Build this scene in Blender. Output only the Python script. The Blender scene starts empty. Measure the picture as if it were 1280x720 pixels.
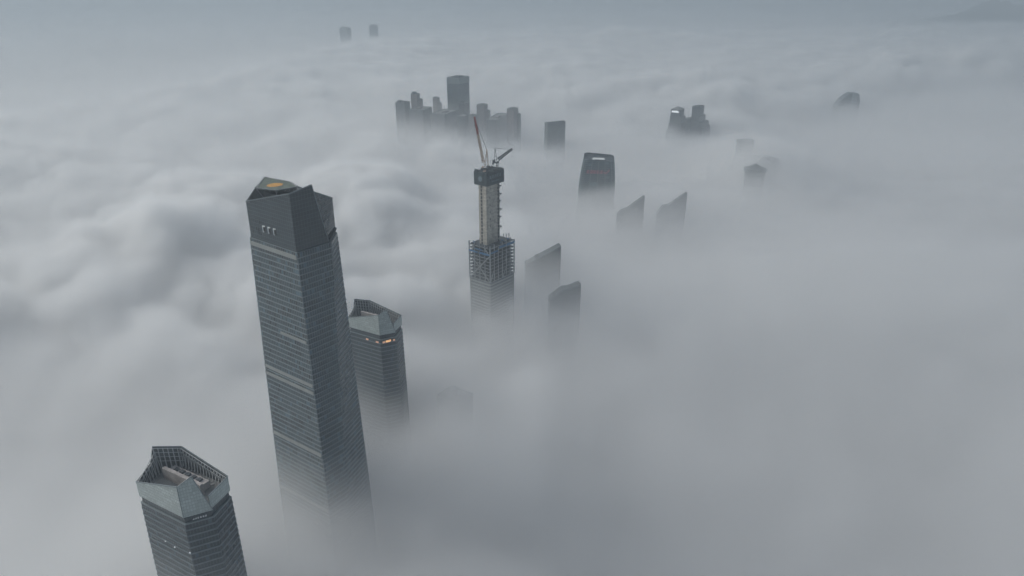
import bpy, bmesh, math, random
import numpy as np
from mathutils import Vector, Matrix

random.seed(7)
sc = bpy.context.scene
COL = sc.collection
R = math.radians

# ------------------------------------------------------------------ camera
CAM_H = 495.0
FPX = 900.0                                  # focal length in pixels of the 1280 px photograph
TH = math.atan(375.0 / FPX)                  # pitch below the horizontal
cam_d = bpy.data.cameras.new("camera")
cam = bpy.data.objects.new("camera", cam_d)
COL.objects.link(cam)
cam_d.sensor_width = 36.0
cam_d.lens = FPX / 1280.0 * 36.0
cam_d.clip_start = 1.0
cam_d.clip_end = 60000.0
cam.location = (0, 0, CAM_H)
cam.rotation_euler = (math.pi / 2 - TH, 0, 0)
sc.camera = cam
CT, ST = math.cos(TH), math.sin(TH)


def ray(x, y):
    """horizontal and vertical rates per metre of forward ground distance of a pixel of the photograph"""
    u = (x - 640.0) / FPX
    v = (360.0 - y) / FPX
    f = CT + ST * v
    return u / f, (-ST + CT * v) / f


def at_z(x, y, z):
    a, b = ray(x, y)
    d = (z - CAM_H) / b
    return Vector((a * d, d, z))


def at_y(x, y, d):
    a, b = ray(x, y)
    return Vector((a * d, d, CAM_H + b * d))


# ------------------------------------------------------------------ render settings, sky and light
sc.render.engine = 'CYCLES'
sc.view_settings.view_transform = 'Standard'
sc.view_settings.look = 'None'
sc.view_settings.gamma = 1.0
sc.view_settings.use_curve_mapping = False
sc.view_settings.exposure = EXPOSURE = 0.56
cy = sc.cycles
cy.max_bounces = 9
cy.diffuse_bounces = 2
cy.glossy_bounces = 2
cy.transmission_bounces = 2
cy.transparent_max_bounces = 16
cy.volume_bounces = 7
cy.volume_step_rate = 3.0
cy.volume_max_steps = 512
cy.use_denoising = True
cy.denoiser = 'OPENIMAGEDENOISE'
cy.denoising_input_passes = 'RGB_ALBEDO_NORMAL'
cy.sample_clamp_indirect = 6.0
cy.use_adaptive_sampling = True
cy.adaptive_threshold = 0.028
cy.adaptive_min_samples = 48

SUN_EL, SUN_AZ = R(36), R(-75)
world = bpy.data.worlds.new("World")
sc.world = world
world.use_nodes = True
wn, wl = world.node_tree.nodes, world.node_tree.links
bg = wn["Background"]
sky = wn.new("ShaderNodeTexSky")
sky.sky_type = 'NISHITA'
sky.sun_disc = False
sky.sun_elevation = SUN_EL
sky.sun_rotation = SUN_AZ
sky.dust_density = 4.0
hs = wn.new("ShaderNodeHueSaturation")
hs.inputs["Saturation"].default_value = 0.6
wl.new(sky.outputs[0], hs.inputs["Color"])
tint = wn.new("ShaderNodeVectorMath")
tint.operation = 'MULTIPLY'
tint.inputs[1].default_value = (0.955, 1.0, 0.99)      # grey green cast of the overcast
wl.new(hs.outputs[0], tint.inputs[0])
wl.new(tint.outputs[0], bg.inputs["Color"])
bg.inputs["Strength"].default_value = 0.075
sd = bpy.data.lights.new("sun", 'SUN')
sd.energy = 0.9
sd.angle = R(25)
sd.color = (1.0, 0.98, 0.95)
sun = bpy.data.objects.new("sun", sd)
COL.objects.link(sun)
# nishita: rotation 0 has the sun towards +Y, growing clockwise
sdir = Vector((math.sin(SUN_AZ) * math.cos(SUN_EL), math.cos(SUN_AZ) * math.cos(SUN_EL), math.sin(SUN_EL)))
sun.rotation_euler = sdir.to_track_quat('Z', 'Y').to_euler()
sun.location = (0, 0, 900)
# ------------------------------------------------------------------ fog: voxel density worked out here, turned into a volume by one Volume Cube node
def _hash(ix, iy, iz, seed):
    h = (ix.astype(np.int64) * 374761393 + iy.astype(np.int64) * 668265263 + iz.astype(np.int64) * 2147483647 + seed * 1274126177) & 0xFFFFFFFF
    h = ((h ^ (h >> 13)) * 1274126177) & 0xFFFFFFFF
    h = ((h ^ (h >> 16)) * 2246822519) & 0xFFFFFFFF
    return ((h ^ (h >> 15)) & 0xFFFFFF).astype(np.float32) / 16777215.0


def vnoise(x, y, z, seed):
    """smooth gradient noise, about -1..1"""
    x0, y0, z0 = np.floor(x), np.floor(y), np.floor(z)
    fx, fy, fz = x - x0, y - y0, z - z0
    ix, iy, iz = x0.astype(np.int64), y0.astype(np.int64), z0.astype(np.int64)
    q = lambda t: t * t * t * (t * (t * 6 - 15) + 10)
    ux, uy, uz = q(fx), q(fy), q(fz)

    def g(dx, dy, dz):
        a = _hash(ix + dx, iy + dy, iz + dz, seed) * 6.2831853
        c = _hash(ix + dx, iy + dy, iz + dz, seed + 77) * 2 - 1
        s = np.sqrt(1 - c * c)
        return s * np.cos(a) * (fx - dx) + s * np.sin(a) * (fy - dy) + c * (fz - dz)

    m = lambda a, b, t: a + (b - a) * t
    r = m(m(m(g(0, 0, 0), g(1, 0, 0), ux), m(g(0, 1, 0), g(1, 1, 0), ux), uy),
          m(m(g(0, 0, 1), g(1, 0, 1), ux), m(g(0, 1, 1), g(1, 1, 1), ux), uy), uz)
    return r * 1.5


def fbm(x, y, z, scale, octaves, seed, gain=0.5):
    s, a, t = 0.0, 1.0, 0.0
    for o in range(octaves):
        k = 2.03 ** o / scale
        s = s + a * vnoise(x * k + 17.3 * o, y * k - 9.1 * o, z * k + 4.7 * o, seed + 13 * o)
        t += a
        a *= gain
    return s / t * 1.6


def billow(x, y, z, scale, seed):
    """rounded heads like those of a cumulus deck: 0 in the creases, 1 on the heads (inverted cell distance)"""
    x, y, z = x / scale, y / scale, z / scale
    x0, y0, z0 = np.floor(x), np.floor(y), np.floor(z)
    best = np.full(x.shape, 9.0, np.float32)
    for dx in (-1, 0, 1):
        for dy in (-1, 0, 1):
            for dz in (-1, 0, 1):
                cx, cy_, cz = x0 + dx, y0 + dy, z0 + dz
                px = cx + _hash(cx, cy_, cz, seed)
                py = cy_ + _hash(cx, cy_, cz, seed + 5)
                pz = cz + _hash(cx, cy_, cz, seed + 9)
                best = np.minimum(best, (px - x) ** 2 + (py - y) ** 2 + (pz - z) ** 2)
    return np.clip(1.0 - best, 0, 1)


def sstep(a, b, t):
    t = np.clip((t - a) / (b - a), 0, 1)
    return t * t * (3 - 2 * t)


def bump(x, y, cx, cy_, rx, ry):
    return np.exp(-(((x - cx) / rx) ** 2 + ((y - cy_) / ry) ** 2))


def fog_density(X, Y, Z):
    """extinction per metre at each point"""
    d = np.maximum(Y, 60.0)
    a = X / d                                            # bearing
    # where the deck is smooth stratus (towards the sea, near and on the right) and where it billows
    smooth = sstep(-0.20, 0.10, a) * (1 - sstep(1700, 2900, Y - 1500 * sstep(0.2, 0.7, a)))
    smooth = np.maximum(smooth, (1 - sstep(620, 940, Y)) * 0.9)
    Zw = Z * 0.0
    large = fbm(X, Y, Zw, 1500.0, 2, 3)
    mid = fbm(X, Y, Zw + 40, 520.0, 2, 21)
    far = sstep(1500, 5000, Y)
    wx = X + 42 * fbm(X, Y, Z, 150.0, 2, 55)
    wy = Y + 42 * fbm(X, Y, Z, 150.0, 2, 56)
    wz = Z + 25 * fbm(X, Y, Z, 150.0, 2, 57)
    b1 = billow(wx, wy, wz * 0.9, 270.0, 31)
    b1 = b1 * (1 - 0.55 * far) + 0.55 * far * billow(wx, wy, wz * 1.2, 520.0, 35)
    b2 = billow(wx + 30, wy, wz, 125.0, 41)
    b3 = billow(wx, wy + 20, wz, 58.0, 47)
    f3 = fbm(X, Y, Z, 64.0, 3, 61)
    head = 66 * bump(X, Y, -640, 1060, 125, 95) + 22 * bump(X, Y, -470, 960, 100, 100) - 52 * bump(X, Y, -210, 1940, 300, 150) - 46 * bump(X, Y, 490, 2110, 120, 110)
    local = 70 * bump(X, Y, 575, 1690, 120, 190) + 40 * bump(X, Y, 262, 1325, 130, 80) + 4 * bump(X, Y, 60, 930, 50, 80) + -6 * bump(X, Y, -36, 660, 50, 60) - 14 * bump(X, Y, -135, 585, 55, 70)
    # the cumulus deck ends far out; beyond its edge only low thin mist lies over the land
    edge = np.interp(a, [-0.9, -0.68, -0.42, -0.22, 0.0, 0.5, 0.9], [2100, 2450, 3300, 5000, 6200, 7600, 9000])
    gone = sstep(0.9, 1.12, (Y + 420 * mid) / edge)
    b4 = billow(wx + 11, wy + 7, wz, 31.0, 53)
    shape = 0.42 * b1 + 0.30 * b2 + 0.20 * b3 + 0.08 * b4
    top_b = 58 + 26 * large + 44 * mid + 250 * (shape - 0.44) + 15 * f3 + 22 * far - 105 * gone + head + local
    dens_b = 0.056 * sstep(0, 25, top_b - Z) + (1 - 0.6 * gone) * (0.0065 * (1 - sstep(70, 155, Z - 30 * mid + 12 * f3)) + 0.0019 * (1 - sstep(145, 225, Z)))
    nl = bump(X, Y, -250, 320, 170, 170)
    top_s = 156 - 15 * (1 - sstep(620, 820, Y)) - 32 * sstep(900, 1400, Y) + 9 * large + 8 * mid + 5 * f3 + 76 * nl + local
    thin = 1 - 0.26 * bump(X, Y, -35, 400, 110, 120) - 0.35 * bump(X, Y, 330, 560, 180, 160)
    dep = top_s - Z
    dens_s = thin * (0.0085 * sstep(0, 34 + 40 * nl, dep) + 0.040 * sstep(34, 140 + 40 * nl, dep)) * np.clip(1 + 0.35 * f3 + 0.4 * mid, 0.4, 1.8)
    den = dens_b * (1 - smooth) + dens_s * smooth
    # a thin veil over the whole deck
    veil = 0.0010 * (0.35 + 0.65 * smooth) * (1 - sstep(110, 205, Z + 12 * mid)) * (0.6 + 0.5 * f3)
    den = den + np.maximum(veil, 0) * (1 - 0.6 * far)
    # mist drifting round the distant cluster
    den = den + 0.0095 * np.clip(0.75 + 0.9 * f3, 0, 2) * bump(X, Y, -225, 1960, 150, 75) * (1 - sstep(95, 165, Z + 20 * f3))
    return np.maximum(den, 0).astype(np.float32)


def fog_material():
    m = bpy.data.materials.new("fog_air")
    m.use_nodes = True
    n, l = m.node_tree.nodes, m.node_tree.links
    n.clear()
    out = n.new("ShaderNodeOutputMaterial")
    pv = n.new("ShaderNodeVolumePrincipled")
    pv.inputs["Color"].default_value = (0.985, 0.99, 0.995, 1)
    pv.inputs["Density"].default_value = 1.0
    pv.inputs["Density Attribute"].default_value = "density"
    pv.inputs["Anisotropy"].default_value = 0.25
    l.new(pv.outputs[0], out.inputs["Volume"])
    return m


FOG_MAT = fog_material()


def fog_bank(name, lo, hi, size, fade):
    """one bank of fog; fade(Y) shares the density with the bank next to it where the two overlap"""
    n = [int(round((hi[i] - lo[i]) / size[i])) + 1 for i in range(3)]
    ax = [np.linspace(lo[i], hi[i], n[i], dtype=np.float32) for i in range(3)]
    den = np.empty((n[2], n[1], n[0]), np.float32)
    X, Y = np.meshgrid(ax[0], ax[1])
    for k in range(n[2]):
        den[k] = fog_density(X, Y, np.full_like(X, ax[2][k])) * fade(X, Y)
    den[den < 2e-5] = 0
    # voxels are kept as the points of the object's mesh, in grid order
    me = bpy.data.meshes.new(name)
    total = den.size
    me.vertices.add(total)
    Zg, Yg, Xg = np.meshgrid(ax[2], ax[1], ax[0], indexing='ij')
    co = np.stack([Xg, Yg, Zg], -1).reshape(-1).astype(np.float32)
    me.vertices.foreach_set("co", co)
    at = me.attributes.new("amount", 'FLOAT', 'POINT')
    at.data.foreach_set("value", den.reshape(-1))
    ob = bpy.data.objects.new(name, me)
    COL.objects.link(ob)
    ob["kind"] = "stuff"
    me.materials.append(FOG_MAT)
    ng = bpy.data.node_groups.new(name + "_nodes", 'GeometryNodeTree')
    ng.interface.new_socket("Geometry", in_out='INPUT', socket_type='NodeSocketGeometry')
    ng.interface.new_socket("Geometry", in_out='OUTPUT', socket_type='NodeSocketGeometry')
    N, L = ng.nodes, ng.links
    gi, go = N.new("NodeGroupInput"), N.new("NodeGroupOutput")
    pos = N.new("GeometryNodeInputPosition")
    sub = N.new("ShaderNodeVectorMath"); sub.operation = 'SUBTRACT'
    sub.inputs[1].default_value = lo
    L.new(pos.outputs[0], sub.inputs[0])
    dv = N.new("ShaderNodeVectorMath"); dv.operation = 'DIVIDE'
    dv.inputs[1].default_value = [(hi[i] - lo[i]) / (n[i] - 1) for i in range(3)]
    L.new(sub.outputs[0], dv.inputs[0])
    ad = N.new("ShaderNodeVectorMath"); ad.operation = 'ADD'
    ad.inputs[1].default_value = (0.5, 0.5, 0.5)
    L.new(dv.outputs[0], ad.inputs[0])
    fl = N.new("ShaderNodeVectorMath"); fl.operation = 'FLOOR'
    L.new(ad.outputs[0], fl.inputs[0])
    dot = N.new("ShaderNodeVectorMath"); dot.operation = 'DOT_PRODUCT'
    dot.inputs[1].default_value = (1.0, float(n[0]), float(n[0] * n[1]))
    L.new(fl.outputs[0], dot.inputs[0])
    toi = N.new("FunctionNodeFloatToInt"); toi.rounding_mode = 'ROUND'
    L.new(dot.outputs["Value"], toi.inputs[0])
    na = N.new("GeometryNodeInputNamedAttribute"); na.data_type = 'FLOAT'
    na.inputs["Name"].default_value = "amount"
    si = N.new("GeometryNodeSampleIndex"); si.data_type = 'FLOAT'; si.domain = 'POINT'; si.clamp = True
    L.new(gi.outputs[0], si.inputs["Geometry"])
    L.new(na.outputs[0], si.inputs["Value"])
    L.new(toi.outputs[0], si.inputs["Index"])
    vc = N.new("GeometryNodeVolumeCube")
    L.new(si.outputs[0], vc.inputs["Density"])
    vc.inputs["Background"].default_value = 0.0
    vc.inputs["Min"].default_value = lo
    vc.inputs["Max"].default_value = hi
    for i, s in enumerate(("Resolution X", "Resolution Y", "Resolution Z")):
        vc.inputs[s].default_value = n[i]
    sm = N.new("GeometryNodeSetMaterial")
    sm.inputs["Material"].default_value = FOG_MAT
    L.new(vc.outputs[0], sm.inputs["Geometry"])
    L.new(sm.outputs[0], go.inputs[0])
    md = ob.modifiers.new("fog", 'NODES')
    md.node_group = ng
    return ob


def ramp(a, b):
    return lambda X, Y: sstep(a, b, Y).astype(np.float32)


near_out = ramp(1350, 1650)
mid_out = ramp(4200, 5000)
fog_bank("fog", (-1330, -250, 0), (1330, 1660, 258), (9.0, 9.0, 8.6), lambda X, Y: 1 - near_out(X, Y))
fog_bank("fog", (-3900, 1340, 0), (3900, 5000, 260), (20.0, 20.0, 13.0), lambda X, Y: near_out(X, Y) * (1 - mid_out(X, Y)))
fog_bank("fog", (-12000, 4190, 0), (12000, 16000, 247), (70.0, 70.0, 19.0), lambda X, Y: mid_out(X, Y))

# the thin haze of the whole place
hz = bpy.data.meshes.new("haze")
bmh = bmesh.new()
bmesh.ops.create_cube(bmh, size=1.0)
for v in bmh.verts:
    v.co.x *= 34000
    v.co.y = 8000 + v.co.y * 26000
    v.co.z = 324.0 + v.co.z * 650
bmh.to_mesh(hz); bmh.free()
haze = bpy.data.objects.new("haze", hz)
COL.objects.link(haze)
haze["kind"] = "stuff"
mh = bpy.data.materials.new("haze_air")
mh.use_nodes = True
mh.node_tree.nodes.clear()
_o = mh.node_tree.nodes.new("ShaderNodeOutputMaterial")
_p = mh.node_tree.nodes.new("ShaderNodeVolumePrincipled")
_p.inputs["Color"].default_value = (0.55, 0.62, 0.68, 1)
_p.inputs["Density"].default_value = 0.00025
_p.inputs["Anisotropy"].default_value = 0.2
mh.node_tree.links.new(_p.outputs[0], _o.inputs["Volume"])
hz.materials.append(mh)
# ------------------------------------------------------------------ materials
def new_mat(name):
    m = bpy.data.materials.new(name)
    m.use_nodes = True
    return m, m.node_tree.nodes, m.node_tree.links, m.node_tree.nodes["Principled BSDF"]


def plain(name, col, rough=0.6, metal=0.0, var=0.25, scale=0.15, spec=0.5):
    """a matt material with blotchy weathering in object space"""
    m, n, l, p = new_mat(name)
    tc = n.new("ShaderNodeTexCoord")
    no = n.new("ShaderNodeTexNoise")
    no.inputs["Scale"].default_value = scale
    no.inputs["Detail"].default_value = 5
    l.new(tc.outputs["Object"], no.inputs["Vector"])
    mr = n.new("ShaderNodeMapRange")
    mr.inputs["From Min"].default_value = 0.3
    mr.inputs["From Max"].default_value = 0.7
    mr.inputs["To Min"].default_value = 1 - var
    mr.inputs["To Max"].default_value = 1 + var
    l.new(no.outputs["Fac"], mr.inputs["Value"])
    mx = n.new("ShaderNodeVectorMath")
    mx.operation = 'SCALE'
    mx.inputs[0].default_value = col
    l.new(mr.outputs[0], mx.inputs["Scale"])
    l.new(mx.outputs[0], p.inputs["Base Color"])
    p.inputs["Roughness"].default_value = rough
    p.inputs["Metallic"].default_value = metal
    p.inputs["Specular IOR Level"].default_value = spec
    return m


def facade_mat(name, glass, frame, pane_w, floor_h, mull=0.12, sill=0.0, bright=0.10, contrast=0.6, rough=0.18, seed=0.0, block=0.5):
    """curtain wall laid out in metres along u and up v: panes that differ from one another, mullions, sill strips"""
    m, n, l, p = new_mat(name)
    uv = n.new("ShaderNodeUVMap")
    sx = n.new("ShaderNodeSeparateXYZ")
    l.new(uv.outputs[0], sx.inputs[0])

    def math_(op, a, b=None, c=None):
        k = n.new("ShaderNodeMath")
        k.operation = op
        for i, t in enumerate((a, b, c)):
            if t is None:
                continue
            if isinstance(t, (int, float)):
                k.inputs[i].default_value = t
            else:
                l.new(t, k.inputs[i])
        return k.outputs[0]

    u = math_('DIVIDE', sx.outputs[0], pane_w)
    v = math_('DIVIDE', sx.outputs[1], floor_h)
    fu, fv = math_('FLOOR', u), math_('FLOOR', v)
    cb = n.new("ShaderNodeCombineXYZ")
    l.new(fu, cb.inputs[0]); l.new(fv, cb.inputs[1]); cb.inputs[2].default_value = seed
    wn_ = n.new("ShaderNodeTexWhiteNoise")
    wn_.noise_dimensions = '3D'
    l.new(cb.outputs[0], wn_.inputs["Vector"])
    # groups of panes that share a tenant
    c2 = n.new("ShaderNodeCombineXYZ")
    l.new(math_('FLOOR', math_('DIVIDE', u, 5.0)), c2.inputs[0]); l.new(fv, c2.inputs[1]); c2.inputs[2].default_value = seed + 3
    wb = n.new("ShaderNodeTexWhiteNoise")
    wb.noise_dimensions = '3D'
    l.new(c2.outputs[0], wb.inputs["Vector"])
    k = math_('ADD', math_('MULTIPLY', wn_.outputs["Value"], 1 - block), math_('MULTIPLY', wb.outputs["Value"], block))
    k = math_('MULTIPLY_ADD', k, contrast, 1 - contrast * 0.5)
    lit = math_('GREATER_THAN', wn_.outputs["Value"], 1 - bright)  # random paler panes where blinds are drawn, base colour only
    k = math_('MULTIPLY_ADD', lit, 1.3, k)
    col = n.new("ShaderNodeVectorMath")
    col.operation = 'SCALE'
    col.inputs[0].default_value = glass
    l.new(k, col.inputs["Scale"])
    mu = math_('LESS_THAN', math_('FRACT', u), mull)
    si = math_('LESS_THAN', math_('FRACT', v), sill)
    fr = math_('MAXIMUM', mu, si)
    mx = n.new("ShaderNodeMix")
    mx.data_type = 'RGBA'
    l.new(fr, mx.inputs["Factor"])
    l.new(col.outputs[0], mx.inputs[6])
    mx.inputs[7].default_value = (*frame, 1)
    l.new(mx.outputs[2], p.inputs["Base Color"])
    l.new(math_('MULTIPLY_ADD', fr, 0.35, rough), p.inputs["Roughness"])
    p.inputs["Specular IOR Level"].default_value = 0.5
    return m


M = dict(
    glass=facade_mat("blue_grey_glass", (0.028, 0.047, 0.060), (0.13, 0.16, 0.175), 2.0, 4.2, 0.2, 0.0, 0.10, 1.3, seed=1),
    glass_crown=facade_mat("dark_crown_glass", (0.024, 0.039, 0.049), (0.034, 0.051, 0.061), 2.4, 2.8, 0.10, 0.10, 0.0, 0.5, seed=2),
    glass_dark=facade_mat("dark_glass", (0.022, 0.036, 0.047), (0.06, 0.078, 0.09), 1.7, 4.2, 0.14, 0.0, 0.05, 0.6, seed=3),
    glass_grey=facade_mat("grey_glass", (0.040, 0.050, 0.056), (0.13, 0.15, 0.16), 2.0, 4.0, 0.14, 0.25, 0.06, 0.6, seed=4),
    glass_teal=facade_mat("teal_glass", (0.032, 0.052, 0.062), (0.075, 0.10, 0.11), 2.4, 4.2, 0.12, 0.22, 0.04, 0.5, seed=5),
    res_warm=facade_mat("pinkish_apartment_wall", (0.05, 0.052, 0.06), (0.27, 0.24, 0.24), 3.2, 3.1, 0.38, 0.45, 0.10, 0.8, rough=0.4, seed=6),
    res_grey=facade_mat("grey_apartment_wall", (0.04, 0.05, 0.06), (0.20, 0.21, 0.22), 3.0, 3.1, 0.35, 0.40, 0.10, 0.8, rough=0.4, seed=7),
    off_dark=facade_mat("dark_office_wall", (0.025, 0.034, 0.045), (0.07, 0.085, 0.10), 2.6, 3.9, 0.25, 0.30, 0.05, 0.6, seed=8),
    band=plain("aluminium_band", (0.165, 0.20, 0.215), 0.45, 0.0, 0.12),
    band_dark=plain("grey_band", (0.12, 0.148, 0.165), 0.5, 0.0, 0.12),
    louver=plain("pale_louvre", (0.27, 0.285, 0.28), 0.6, 0.0, 0.12),
    crown=facade_mat("frosted_crown_glass", (0.40, 0.45, 0.44), (0.28, 0.325, 0.32), 1.5, 2.1, 0.14, 0.16, 0.0, 0.45, rough=0.32, seed=9),
    crown_in=plain("crown_inside", (0.11, 0.12, 0.122), 0.6),
    steel=plain("grey_steel", (0.25, 0.265, 0.275), 0.5, 0.3, 0.2),
    steel_pale=plain("pale_lattice_paint", (0.56, 0.57, 0.57), 0.5, 0.0, 0.12),
    steel_dark=plain("dark_steel", (0.042, 0.052, 0.060), 0.5, 0.2, 0.2),
    roof=plain("roof_membrane", (0.19, 0.195, 0.195), 0.85, 0.0, 0.3, 0.12),
    roof_pale=plain("pale_plant_roof", (0.36, 0.335, 0.325), 0.8, 0.0, 0.25, 0.2),
    conc=plain("raw_concrete", (0.37, 0.345, 0.30), 0.85, 0.0, 0.32, 0.25),
    conc_line=plain("concrete_joint", (0.22, 0.21, 0.19), 0.9),
    void=plain("dark_opening", (0.018, 0.02, 0.022), 0.9),
    net_dark=plain("dark_teal_sheeting", (0.022, 0.040, 0.048), 0.75, 0.0, 0.35, 0.3),
    net_blue=plain("blue_safety_net", (0.035, 0.13, 0.26), 0.8, 0.0, 0.3, 0.4),
    letters=plain("pale_lettering", (0.12, 0.16, 0.175), 0.7),
    letters_w=plain("white_lettering", (0.75, 0.77, 0.78), 0.5, 0.0, 0.05),
    letters_r=plain("red_lettering", (0.42, 0.055, 0.085), 0.5, 0.0, 0.08),
    orange=plain("orange_landing_paint", (0.60, 0.31, 0.07), 0.7, 0.0, 0.15, 0.4),
    pad=plain("green_grey_deck_paint", (0.11, 0.14, 0.12), 0.8, 0.0, 0.25, 0.3),
    white=plain("white_panel", (0.74, 0.76, 0.76), 0.6, 0.0, 0.06),
    crane_tan=plain("weathered_pale_crane_paint", (0.46, 0.34, 0.26), 0.6, 0.0, 0.2, 0.4),
    crane_red=plain("red_crane_paint", (0.34, 0.075, 0.065), 0.6, 0.0, 0.2, 0.4),
    crane_dark=plain("dark_crane_paint", (0.035, 0.045, 0.058), 0.6, 0.0, 0.2, 0.4),
    ground=plain("city_ground", (0.075, 0.078, 0.076), 0.95, 0.0, 0.5, 0.004),
    hill=plain("wooded_hill", (0.05, 0.06, 0.05), 0.95, 0.0, 0.4, 0.003),
)


def lamp_mat(name, col, strength):
    m, n, l, p = new_mat(name)
    p.inputs["Base Color"].default_value = (*col, 1)
    p.inputs["Emission Color"].default_value = (*col, 1)
    p.inputs["Emission Strength"].default_value = strength
    return m


M["lit_warm"] = lamp_mat("lit_window_warm", (1.0, 0.52, 0.24), 0.55)
M["lit_dim"] = lamp_mat("lit_window_dim", (0.85, 0.50, 0.34), 0.20)
M["lit_white"] = lamp_mat("lit_white_sign", (0.95, 0.98, 1.0), 0.6)
M["lit_small"] = lamp_mat("lit_small_lamp", (0.9, 0.92, 0.95), 0.2)
M["lit_red"] = lamp_mat("lit_red_sign", (0.33, 0.075, 0.12), 0.05)


# ------------------------------------------------------------------ building blocks
class MB:
    def __init__(self):
        self.bm = bmesh.new()
        self.uv = self.bm.loops.layers.uv.new("UVMap")

    def poly(self, pts, slot=0, uvs=None):
        f = self.bm.faces.new([self.bm.verts.new(Vector(p)) for p in pts])
        f.material_index = slot
        if uvs:
            for lp, t in zip(f.loops, uvs):
                lp[self.uv].uv = t
        return f

    def wall_uv(self, f):
        """u along the wall in metres, v = height"""
        n = f.normal
        h = Vector((-n.y, n.x, 0))
        h = h.normalized() if h.length > 1e-4 else Vector((1, 0, 0))
        for lp in f.loops:
            c = lp.vert.co
            lp[self.uv].uv = (c.dot(h) + 700.0, c.z)

    def prism(self, base, top, slot=0, cap=0, uv=False, bottom=True):
        """closed loft between two counter-clockwise rings"""
        n = len(base)
        for i in range(n):
            j = (i + 1) % n
            f = self.poly([base[i], base[j], top[j], top[i]], slot)
            if uv:
                f.normal_update(); self.wall_uv(f)
        f = self.poly(top, cap)
        if uv:
            f.normal_update(); self.wall_uv(f)
        if bottom:
            self.poly(list(reversed(base)), cap)

    def box(self, c, s, rot=0.0, slot=0, uv=False):
        """centre of the base, size, turn about z"""
        ca, sa = math.cos(rot), math.sin(rot)
        ring = []
        for x, y in ((-.5, -.5), (.5, -.5), (.5, .5), (-.5, .5)):
            ring.append(Vector((c[0] + x * s[0] * ca - y * s[1] * sa, c[1] + x * s[0] * sa + y * s[1] * ca, c[2])))
        self.prism(ring, [p + Vector((0, 0, s[2])) for p in ring], slot, slot, uv)

    def bar(self, a, b, w, slot=0, sides=4, w2=None):
        a, b = Vector(a), Vector(b)
        d = (b - a)
        if d.length < 1e-5:
            return
        d.normalize()
        up = Vector((0, 0, 1)) if abs(d.z) < 0.95 else Vector((1, 0, 0))
        e = d.cross(up).normalized()
        g = e.cross(d)
        w2 = w if w2 is None else w2
        r1 = [a + (e * math.cos(t) + g * math.sin(t)) * w * 0.7071 for t in [math.pi / sides + 2 * math.pi * i / sides for i in range(sides)]]
        r2 = [b + (e * math.cos(t) + g * math.sin(t)) * w2 * 0.7071 for t in [math.pi / sides + 2 * math.pi * i / sides for i in range(sides)]]
        self.prism(r1, r2, slot, slot)

    def slab(self, quad, thick, slot=0, uv=True, inner=None):
        """a plate: polygon given outer face counter-clockwise, thickness inwards"""
        q = [Vector(p) for p in quad]
        nrm = Vector((0, 0, 0))
        for i in range(len(q)):
            nrm += q[i].cross(q[(i + 1) % len(q)])
        nrm.normalize()
        b = [p - nrm * thick for p in q]
        f = self.poly(q, slot)
        f.normal_update()
        if uv:
            self.wall_uv(f)
        self.poly(list(reversed(b)), slot if inner is None else inner)
        for i in range(len(q)):
            j = (i + 1) % len(q)
            self.poly([q[j], q[i], b[i], b[j]], slot if inner is None else inner)

    def build(self, name, mats, parent=None, origin=None):
        me = bpy.data.meshes.new(name)
        if origin is None and parent is not None:
            origin = Vector(parent["_o"])
        if origin is not None:
            bmesh.ops.translate(self.bm, vec=-Vector(origin), verts=self.bm.verts)
        bmesh.ops.recalc_face_normals(self.bm, faces=self.bm.faces)
        self.bm.to_mesh(me)
        self.bm.free()
        for m in (mats if isinstance(mats, (list, tuple)) else [mats]):
            me.materials.append(M[m])
        ob = bpy.data.objects.new(name, me)
        COL.objects.link(ob)
        if parent is not None:
            ob.parent = parent
            ob["_o"] = list(origin)
        elif origin is not None:
            ob.location = origin
        return ob


def thing(name, label, cat, loc, group=None):
    o = bpy.data.objects.new(name, None)
    COL.objects.link(o)
    o.location = loc
    o.empty_display_size = 5
    o["label"] = label
    o["category"] = cat
    if group:
        o["group"] = group
    o["_o"] = list(loc)
    return o


def lerp(a, b, t):
    return Vector(a) + (Vector(b) - Vector(a)) * t


def facade(parent, name, bl, br, tr, tl, mats, floor_h=4.2, band=1.1, proud=0.28, skip_low=0.0, z_off=0.0):
    """one face of a curtain wall: glass in storey rows with a spandrel rail at each floor (real, standing proud)"""
    bl, br, tr, tl = map(Vector, (bl, br, tr, tl))
    mb = MB()
    nrm = (br - bl).cross(tl - bl).normalized()
    h = tl.z - bl.z
    n = max(1, int(round(h / floor_h)))
    w0 = (br - bl).length
    for k in range(n):
        t0, t1 = k / n, (k + 1) / n
        a, b = lerp(bl, tl, t0), lerp(br, tr, t0)
        c, d = lerp(br, tr, t1), lerp(bl, tl, t1)
        ws = (b - a).length
        v0, v1 = 4.2 * k + 0.01, 4.2 * (k + 1) - 0.01
        mb.poly([a, b, c, d], 0, [(0, v0), (ws, v0), ((c - d).length, v1), (0, v1)])
        if a.z < skip_low:
            continue
        tb = t0 + band / h
        c2, d2 = lerp(br, tr, tb), lerp(bl, tl, tb)
        o = nrm * proud
        mb.poly([a + o, b + o, c2 + o, d2 + o], 1)
        mb.poly([d2 + o, c2 + o, c2, d2], 1)
        mb.poly([a, b, b + o, a + o], 1)
        mb.poly([b + o, b, c2, c2 + o], 1)
        mb.poly([a, a + o, d2 + o, d2], 1)
    ob = mb.build(name, mats, parent)
    return ob


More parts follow.
